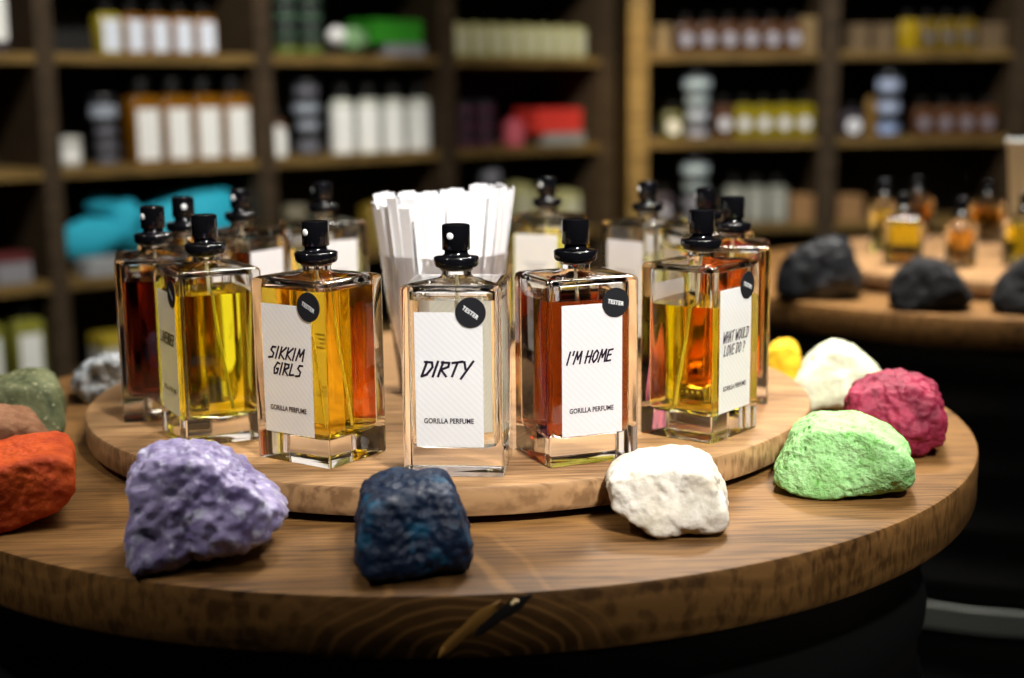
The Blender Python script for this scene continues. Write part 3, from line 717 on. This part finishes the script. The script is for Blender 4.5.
def tinted(name, c, rough=0.2):
    return mat(name, c, rough, 0, 0.5)
AMBERB = tinted('amber_shelf_bottle', (0.19, 0.075, 0.004)); OLIVEB = tinted('olive_shelf_bottle', (0.32, 0.26, 0.02))
BROWNB = tinted('brown_shelf_bottle', (0.085, 0.035, 0.015)); YELLB = tinted('yellow_shelf_bottle', (0.24, 0.19, 0.006))
PALEB = tinted('pale_shelf_bottle', (0.50, 0.52, 0.45)); CREAMB = tinted('cream_shelf_bottle', (0.42, 0.40, 0.17)); DARKB = tinted('dark_shelf_bottle', (0.05, 0.04, 0.05))
GREENYB = tinted('yellow_green_shelf_bottle', (0.20, 0.20, 0.03))
CAPB = mat('black_bottle_cap', (0.004, 0.004, 0.004), 0.6, 0, 0.2)
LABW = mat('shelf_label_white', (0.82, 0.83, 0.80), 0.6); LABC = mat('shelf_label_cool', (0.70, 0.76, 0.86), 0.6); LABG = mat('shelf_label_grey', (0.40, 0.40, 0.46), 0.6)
def shelf_bottle(label, group, u, lev, s, w_, h, body, kind='square', lab=LABW, dep=0.03, d_=None, cap=True, lab_z=(0.08, 0.80), lab_w=0.86):
    """square bottle with broad label, round bottle, or square bottle with a round label"""
    d_ = d_ or w_ * 0.9
    loc, r = place(u, s, dep + d_ / 2, shelf_z(u, lev))
    t = thing('shelf_bottle', label, 'bottle', loc, r, group)
    hw, hd = w_ / 2, d_ / 2
    hb = h * 0.80 if cap else h
    k = hw if kind == 'round' else 0.006
    mb = MB()
    mb.loft([rrect(hw - .001, hd - .001, k, 0), rrect(hw, hd, k, .002), rrect(hw, hd, k, hb - .010), rrect(hw - .003, hd - .003, k, hb - .004), rrect(hw * .55, hw * .55, hw * .5, hb), rrect(hw * .42, hw * .42, hw * .42, hb + .001), rrect(hw * .42, hw * .42, hw * .42, hb + .004)])
    mb.build('body', body, t, 40)
    if cap:
        mb = MB(); z = hb + .0005
        mb.lathe([(.0001, z), (hw * .54, z), (hw * .56, z + .002), (hw * .56, h - .002), (hw * .5, h), (.0001, h)], 24); mb.build('cap', CAPB, t, 45)
    if kind == 'round':
        mb = MB(); mb.lathe([(hw + .0004, hb * lab_z[0]), (hw + .0004, hb * lab_z[1])], 32, cap0=False, cap1=False); mb.build('label', lab, t, 60)
    elif kind == 'square':
        mb = MB(); mb.box(-hw * lab_w, hw * lab_w, -hd - .0007, -hd - .0002, hb * lab_z[0], hb * lab_z[1]); mb.build('label', lab, t)
    else:
        rr = min(hw * 0.64, hb * 0.30); zc = hb * 0.44
        mb = MB(); mb.loft([[(rr * math.cos(2 * PI * j / 28), -hd - y, zc + rr * math.sin(2 * PI * j / 28)) for j in range(28)] for y in (.0002, .0007)]); mb.build('label', lab, t)
    return t
POTB = mat('black_pot_plastic', (0.012, 0.013, 0.016), 0.4)
def pot(label, group, u, lev, s, w_, z0, h, lab, body=POTB, dep=0.035):
    loc, r = place(u, s, dep + w_ / 2, shelf_z(u, lev)); loc = (loc[0], loc[1], loc[2] + z0)
    t = thing('cosmetic_pot', label, 'pot', loc, r, group)
    rr = w_ / 2; hl = h * 0.30
    mb = MB(); mb.lathe([(.0001, 0), (rr * .88, 0), (rr * .93, .002), (rr * .95, h - hl), (.0001, h - hl)], 32); mb.build('jar', body, t, 50)
    mb = MB(); mb.lathe([(.0001, h - hl + .0003), (rr * .98, h - hl + .0003), (rr, h - hl + .002), (rr, h - .0025), (rr * .96, h - .0008), (.0001, h - .0008)], 32); mb.build('lid', body, t, 50)
    mb = MB(); mb.lathe([(rr * .945 + .0008, h * .16), (rr * .955 + .0008, h * .62)], 32, cap0=False, cap1=False); mb.build('label', lab, t, 60)
    return t
def pots(stack, group, u, lev, s, sizes, labs, dep=0.035):
    """sizes from the shelf upwards: (width, height)"""
    z = 0.0; n = len(sizes)
    pos = {1: ['only'], 2: ['lower', 'upper'], 3: ['lowest', 'middle', 'topmost'], 4: ['lowest', 'second', 'third', 'topmost']}[n]
    for i, (w_, h) in enumerate(sizes):
        pot('%s pot of the %s' % (pos[i], stack), group, u, lev, s, w_, z, h, labs[i]); z += h + .0004
def carton(label, u, lev, s, w_, d_, h, m, band=None, z0=0.0, dep=0.03, name='carton', cat='box', group=None, turn=0.0):
    loc, r = place(u, s, dep + d_ / 2, shelf_z(u, lev) + z0)
    t = thing(name, label, cat, loc, r + turn, group)
    mb = MB(); mb.box(-w_ / 2, w_ / 2, -d_ / 2, d_ / 2, 0, h * .72); mb.build('tray', band or m, t, bevel=.0015)
    mb = MB(); mb.box(-w_ / 2 - .001, w_ / 2 + .001, -d_ / 2 - .001, d_ / 2 + .001, h * .72 + .0003, h); mb.build('lid', m, t, bevel=.0015)
    return t
ORD = ['first', 'second', 'third', 'fourth', 'fifth', 'sixth', 'seventh', 'eighth', 'ninth']

# left unit, far-left column
shelf_bottle('tall white-labelled bottle on the upper shelf at the left picture edge', None, 'L', 0, -0.085, 0.046, 0.150, DARKB, 'square', LABW, lab_z=(0.2, 0.98))
carton('dark red box on a striped grey tray at the left picture edge', 'L', 2, -0.085, 0.075, 0.07, 0.062, mat('maroon_card', (0.10, 0.012, 0.012), .6), mat('grey_card', (0.22, 0.22, 0.24), .6))
shelf_bottle('yellow-green bottle with a white label low at the left edge, above the olive stone', 'yellow-green bottles on the low left shelf', 'L', 3, -0.062, 0.066, 0.200, GREENYB, 'square', LABW, lab_z=(0.15, 0.80), lab_w=.72)
shelf_bottle('yellow-green bottle cut by the left picture edge above the olive stone', 'yellow-green bottles on the low left shelf', 'L', 3, -0.150, 0.066, 0.200, GREENYB, 'square', LABW, lab_z=(0.15, 0.80), lab_w=.72)
# second column
for i in range(5):
    shelf_bottle('%s from the left of five short square bottles with white labels on the upper shelf' % ORD[i], 'five white-labelled bottles on the upper left shelf', 'L', 0, 0.163 + 0.0575 * i, 0.052, 0.108, OLIVEB if i == 0 else AMBERB, 'square', LABC, lab_z=(0.06, 0.84), lab_w=.74)
pot('small white pot beside the post, left end of the middle shelf', None, 'L', 1, 0.066, 0.048, 0.0, 0.064, LABW, mat('white_pot', (0.5, 0.5, 0.46), .5))
pots('black stack left of the four amber bottles', 'black pots stacked left of the amber bottles', 'L', 1, 0.150, [(0.050, 0.030), (0.050, 0.030), (0.050, 0.032), (0.062, 0.058)], [mat('dim_grey_label', (.14, .14, .17), .6)] * 3 + [mat('blue_grey_label', (.30, .34, .40), .6)])
for i in range(4):
    shelf_bottle('%s from the left of four big amber bottles with large white labels' % ORD[i], 'four amber bottles on the middle left shelf', 'L', 1, 0.237 + 0.0755 * i, 0.066, 0.186, AMBERB, 'square', LABW, lab_z=(0.05, 0.80), lab_w=.80)
# turquoise knot-wrapped parcel
TURQ = mat('turquoise_cloth', (0.012, 0.40, 0.56), 0.7, build=lambda nt, b: bump(nt, b, N(nt, 'ShaderNodeTexNoise', Scale=70.0).outputs['Fac'], 0.5, 0.004))
def blob(mb, c, r, seed, lump=0.18, squash=(1, 1, 1), n=3):
    bm = bmesh.new(); bmesh.ops.create_icosphere(bm, subdivisions=n, radius=1.0)
    off = Vector((seed * 2.3, seed, -seed))
    vs = []
    for v in bm.verts:
        k = 1 + lump * noise.noise(v.co * 2.2 + off) + lump * .5 * noise.noise(v.co * 5 + off)
        vs.append((c[0] + v.co.x * r * squash[0] * k, c[1] + v.co.y * r * squash[1] * k, c[2] + v.co.z * r * squash[2] * k))
    mb.add(vs, [tuple(v.index for v in f.verts) for f in bm.faces]); bm.free()
def sweep(mb, pts, radii, seg=14, flat=0.55, seed=0):
    rings = []; pts = [Vector(p) for p in pts]
    for i, p in enumerate(pts):
        d = (pts[min(i + 1, len(pts) - 1)] - pts[max(i - 1, 0)]).normalized(); a = d.cross(Vector((0, 1, 0))).normalized(); b = d.cross(a)
        rings.append([p + radii[i] * (1 + .24 * noise.noise(Vector((j * .9, i * .8, seed)))) * (a * math.cos(2 * PI * j / seg) + b * flat * math.sin(2 * PI * j / seg)) for j in range(seg)])
    mb.loft(rings, flip=True)
loc, r = place('L', 0.30, 0.10, shelf_z('L', 2))
t = thing('wrapped_parcel', 'turquoise cloth parcel tied with a big knot on the lower left shelf', 'parcel', loc, r)
mb = MB(); sweep(mb, [(-0.075, 0.0, 0.065), (-0.04, 0, 0.075), (0.02, 0, 0.088), (0.08, 0, 0.098), (0.125, 0, 0.098), (0.16, 0, 0.085), (0.175, 0, 0.07)], [0.035, 0.06, 0.078, 0.088, 0.088, 0.07, 0.03], 20, 0.75, 3)
mb.build('wrapping', TURQ, t, 70)
mb = MB(); blob(mb, (-0.105, -0.012, 0.105), 0.047, 4, .35, (0.85, .8, 1.25)); mb.build('knot', TURQ, t, 80)
mb = MB(); sweep(mb, [(-0.10, -0.02, 0.10), (-0.14, -0.02, 0.085), (-0.19, -0.015, 0.076), (-0.235, -0.005, 0.070), (-0.262, 0, 0.066)], [0.028, 0.036, 0.046, 0.040, 0.012], 14, 0.5, 6); mb.build('loose_end', TURQ, t, 80)
mb = MB(); sweep(mb, [(-0.11, -0.02, 0.13), (-0.15, -0.02, 0.15), (-0.185, -0.02, 0.155), (-0.20, -0.02, 0.15)], [0.02, 0.022, 0.018, 0.006], 12, 0.5, 8); mb.build('loose_end', TURQ, t, 80)
loc, r = place('L', 0.112, 0.035, shelf_z('L', 2))
GREYC = mat('grey_folded_cloth', (0.32, 0.33, 0.34), .8)
for i in range(3):
    o = MB(); o.box(-0.048, 0.048 - .004 * i, -.03, .03, .0, .0125); o = o.build('folded_cloth', GREYC, None, bevel=.004, loc=(loc[0], loc[1], loc[2] + i * .013), rot=r + .05 * i)
    tag(o, '%s grey folded cloth of the small pile under the turquoise knot' % ['lowest', 'middle', 'topmost'][i], 'cloth', 'grey folded cloths under the turquoise parcel')
carton('yellow box with a white band low behind the silvery stone', 'L', 3, 0.150, 0.095, 0.08, 0.10, mat('yellow_card', (0.40, 0.30, 0.02), .6), mat('white_card', (0.55, 0.55, 0.5), .6))
# third column
for j, s in enumerate((0.622, 0.690)):
    pots('green-labelled black stack, %s of the two on the upper shelf' % ['left', 'right'][j], 'green-labelled black pots on the upper shelf', 'L', 0, s, [(0.060, 0.034), (0.060, 0.040), (0.060, 0.042), (0.060, 0.042)], [mat('lime_label', (.12, .17, .02), .6), mat('dim_green_label', (.025, .055, .03), .6), mat('green_label', (.035, .08, .045), .6), mat('dim_green_label', (.025, .055, .03), .6)])
GREENC = mat('green_card', (0.03, 0.28, 0.012), .6)
carton('grey box lying under the bright green box on the upper shelf', 'L', 0, 0.950, 0.125, 0.09, 0.030, mat('grey_lilac_card', (.25, .25, .28), .6))
carton('bright green box lying on a grey box on the upper shelf', 'L', 0, 0.925, 0.160, 0.10, 0.058, GREENC, z0=0.031, turn=0.06)
loc, r = place('L', 0.780, 0.03, shelf_z('L', 0))
t = thing('tied_pouch', 'pale green pouch with a white round end before the green box', 'pouch', (loc[0], loc[1], loc[2]), r)
mb = MB(); sweep(mb, [(-0.03, 0.0, 0.044), (-0.012, 0.0, 0.040), (0.015, 0.01, 0.036), (0.045, 0.02, 0.034), (0.055, .02, .034)], [0.012, 0.028, 0.034, 0.030, 0.008], 16, .9, 2); mb.build('pouch_body', mat('pale_green_cloth', (.20, .36, .17), .8), t, 70)
mb = MB(); blob(mb, (-0.043, -0.008, 0.046), 0.023, 3, .08); mb.build('round_end', mat('white_ball', (.8, .8, .8), .5), t, 90)
shelf_bottle('small white bottle without cap beside the second post', None, 'L', 1, 0.580, 0.038, 0.070, mat('white_bottle', (.66, .66, .62), .4), 'round', LABW, cap=False)
shelf_bottle('slim dim amber bottle behind the small white bottle', None, 'L', 1, 0.606, 0.030, 0.110, BROWNB, 'square', BROWNB, dep=0.075)
pots('blue-grey stack left of the four pale bottles', 'blue-grey pots left of the pale bottles', 'L', 1, 0.672, [(0.055, 0.058), (0.055, 0.038), (0.066, 0.044), (0.060, 0.038)], [mat('dim_grey_label', (.14, .14, .17), .6), mat('blue_grey_label', (.30, .34, .40), .6), mat('blue_grey_label', (.30, .34, .40), .6), mat('dim_grey_label', (.14, .14, .17), .6)])
for i in range(4):
    shelf_bottle('%s from the left of four tall pale round bottles on the middle shelf' % ORD[i], 'four pale round bottles on the middle shelf', 'L', 1, 0.770 + 0.0780 * i, 0.060, 0.168, PALEB, 'round', LABW, lab_z=(0.03, 0.86))
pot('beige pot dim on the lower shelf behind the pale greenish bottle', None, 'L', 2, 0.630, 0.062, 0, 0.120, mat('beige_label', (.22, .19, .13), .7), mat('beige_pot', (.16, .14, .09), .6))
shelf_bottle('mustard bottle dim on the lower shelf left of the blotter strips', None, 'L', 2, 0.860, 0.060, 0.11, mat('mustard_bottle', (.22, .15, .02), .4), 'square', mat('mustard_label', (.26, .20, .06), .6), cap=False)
# fourth column
for i in range(8):
    shelf_bottle('%s from the left of eight short cream-yellow bottles on the upper shelf' % ORD[i], 'eight cream-yellow bottles on the upper shelf', 'L', 0, 1.135 + 0.0605 * i, 0.053, 0.084, CREAMB, 'square', mat('cream_label', (.55, .54, .36), .6), cap=False, lab_z=(.12, .85), lab_w=.70)
for j, s in enumerate((1.165, 1.232)):
    pots('plum stack, %s of the two left of the red box' % ['left', 'right'][j], 'plum pots left of the red box', 'L', 1, s, [(0.058, 0.042), (0.058, 0.041), (0.058, 0.040)], [mat('plum_label', (.09, .02, .05), .6)] * 3)
t = shelf_bottle('small round pink bottle left of the red box', None, 'L', 1, 1.330, 0.060, 0.072, mat('pink_bottle', (.45, .06, .09), .5), 'round', mat('pink_label', (.55, .10, .13), .6), cap=False)
carton('grey box under the red box on the middle shelf', 'L', 1, 1.500, 0.150, 0.09, 0.032, mat('grey_box_card', (.25, .26, .24), .6))
carton('bright red box lying on a grey box on the middle shelf', 'L', 1, 1.480, 0.165, 0.10, 0.066, mat('red_card', (0.62, 0.035, 0.022), .6), z0=0.033, turn=-.05)
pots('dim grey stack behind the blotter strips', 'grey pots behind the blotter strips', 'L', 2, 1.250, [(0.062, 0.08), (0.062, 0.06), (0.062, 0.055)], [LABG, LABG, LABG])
for i, (s, h) in enumerate(((1.345, .135), (1.435, .105), (1.525, .105))):
    shelf_bottle('%s from the left of three cream bottles low behind the olive yellow tester' % ORD[i], 'cream bottles on the lower shelf', 'L', 2, s, 0.07, h, CREAMB, 'square', mat('cream_label', (.55, .54, .36), .6), cap=False)

# right unit, left column
carton('dim tan box at the left end of the right unit, upper shelf', 'R', 0, 0.606, 0.045, 0.08, 0.078, mat('tan_card', (.20, .13, .05), .7))
for i in range(6):
    shelf_bottle('%s from the left of six brown bottles with round labels' % ORD[i], 'six brown round-labelled bottles', 'R', 0, 0.672 + 0.0605 * i, 0.054, 0.105, BROWNB, 'disc', LABG)
carton('tan box at the right end of the six brown bottles', 'R', 0, 1.014, 0.045, 0.07, 0.095, mat('tan_card', (.20, .13, .05), .7))
shelf_bottle('short bottle with a cream round label left of the pale blue-grey pot stack', None, 'R', 1, 0.637, 0.060, 0.098, mat('dim_olive_bottle', (.07, .07, .01), .3), 'disc', mat('cream_round_label', (.72, .72, .66), .6))
pots('pale grey stack on the middle shelf of the right unit', 'pale pots on the middle right shelf', 'R', 1, 0.710, [(0.062, 0.050), (0.062, 0.042), (0.066, 0.040), (0.080, 0.052)], [LABG, LABC, mat('ice_label', (.55, .66, .68), .6), mat('ice_label', (.55, .66, .68), .6)])
for i in range(5):
    shelf_bottle('%s from the left of five yellow bottles with white round labels' % ORD[i], 'five yellow round-labelled bottles', 'R', 1, 0.782 + 0.0570 * i, 0.054, 0.118, YELLB if i else BROWNB, 'disc', mat('white_round_label', (.75, .75, .78), .6))
shelf_bottle('short bottle with a pale round label at the low left end of the right unit', None, 'R', 2, 0.612, 0.052, 0.105, DARKB, 'disc', LABG)
pots('pale grey stack on the lower shelf behind the golden tester', 'pale pots on the lower right shelf', 'R', 2, 0.708, [(0.070, 0.042), (0.070, 0.045), (0.070, 0.045), (0.080, 0.052)], [LABG, LABG, mat('dim_ice_label', (.35, .42, .43), .6), mat('ice_label', (.55, .66, .68), .6)])
for i in range(3):
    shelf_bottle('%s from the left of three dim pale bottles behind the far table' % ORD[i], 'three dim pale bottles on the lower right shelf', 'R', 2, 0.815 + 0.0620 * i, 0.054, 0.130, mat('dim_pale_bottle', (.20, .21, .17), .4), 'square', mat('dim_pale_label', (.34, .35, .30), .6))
carton('brown box right of the three dim pale bottles', 'R', 2, 1.010, 0.062, 0.08, 0.075, mat('brown_card', (.30, .16, .06), .7))
# right unit, right column
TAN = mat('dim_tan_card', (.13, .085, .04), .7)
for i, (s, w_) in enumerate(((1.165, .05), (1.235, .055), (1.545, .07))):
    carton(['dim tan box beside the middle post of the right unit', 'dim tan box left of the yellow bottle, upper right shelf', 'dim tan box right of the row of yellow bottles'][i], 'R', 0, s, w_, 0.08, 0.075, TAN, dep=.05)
for i in range(4):
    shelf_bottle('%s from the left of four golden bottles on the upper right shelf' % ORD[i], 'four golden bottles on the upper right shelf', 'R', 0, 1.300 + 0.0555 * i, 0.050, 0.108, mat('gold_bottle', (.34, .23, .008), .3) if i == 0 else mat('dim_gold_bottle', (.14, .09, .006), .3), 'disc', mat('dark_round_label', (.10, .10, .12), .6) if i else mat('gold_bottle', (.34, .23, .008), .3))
shelf_bottle('dark jar with a white round label right of the middle post', None, 'R', 1, 1.150, 0.062, 0.092, DARKB, 'disc', mat('bright_round_label', (.85, .87, .92), .6))
shelf_bottle('slim amber bottle left of the bluish pot stack', None, 'R', 1, 1.200, 0.028, 0.110, mat('honey_bottle', (.20, .11, .02), .4), 'square', mat('honey_bottle', (.20, .11, .02), .4), cap=False)
pots('bluish stack in the right-hand column', 'bluish pots on the right shelf', 'R', 1, 1.259, [(0.064, 0.060), (0.066, 0.060), (0.068, 0.062)], [mat('blue_label', (.30, .40, .66), .6), mat('pale_blue_label', (.42, .50, .70), .6), mat('pale_blue_label', (.42, .50, .70), .6)])
for i in range(4):
    shelf_bottle('%s from the left of four dark bottles with dim round labels' % ORD[i], 'four dark round-labelled bottles', 'R', 1, 1.352 + 0.0610 * i, 0.054, 0.105, BROWNB, 'disc', mat('dim_round_label', (.22, .20, .24), .6))
carton('tan box low beside the middle post behind the small yellow bottles', 'R', 2, 1.150, 0.07, 0.08, 0.072, mat('brown_card', (.30, .16, .06), .7))
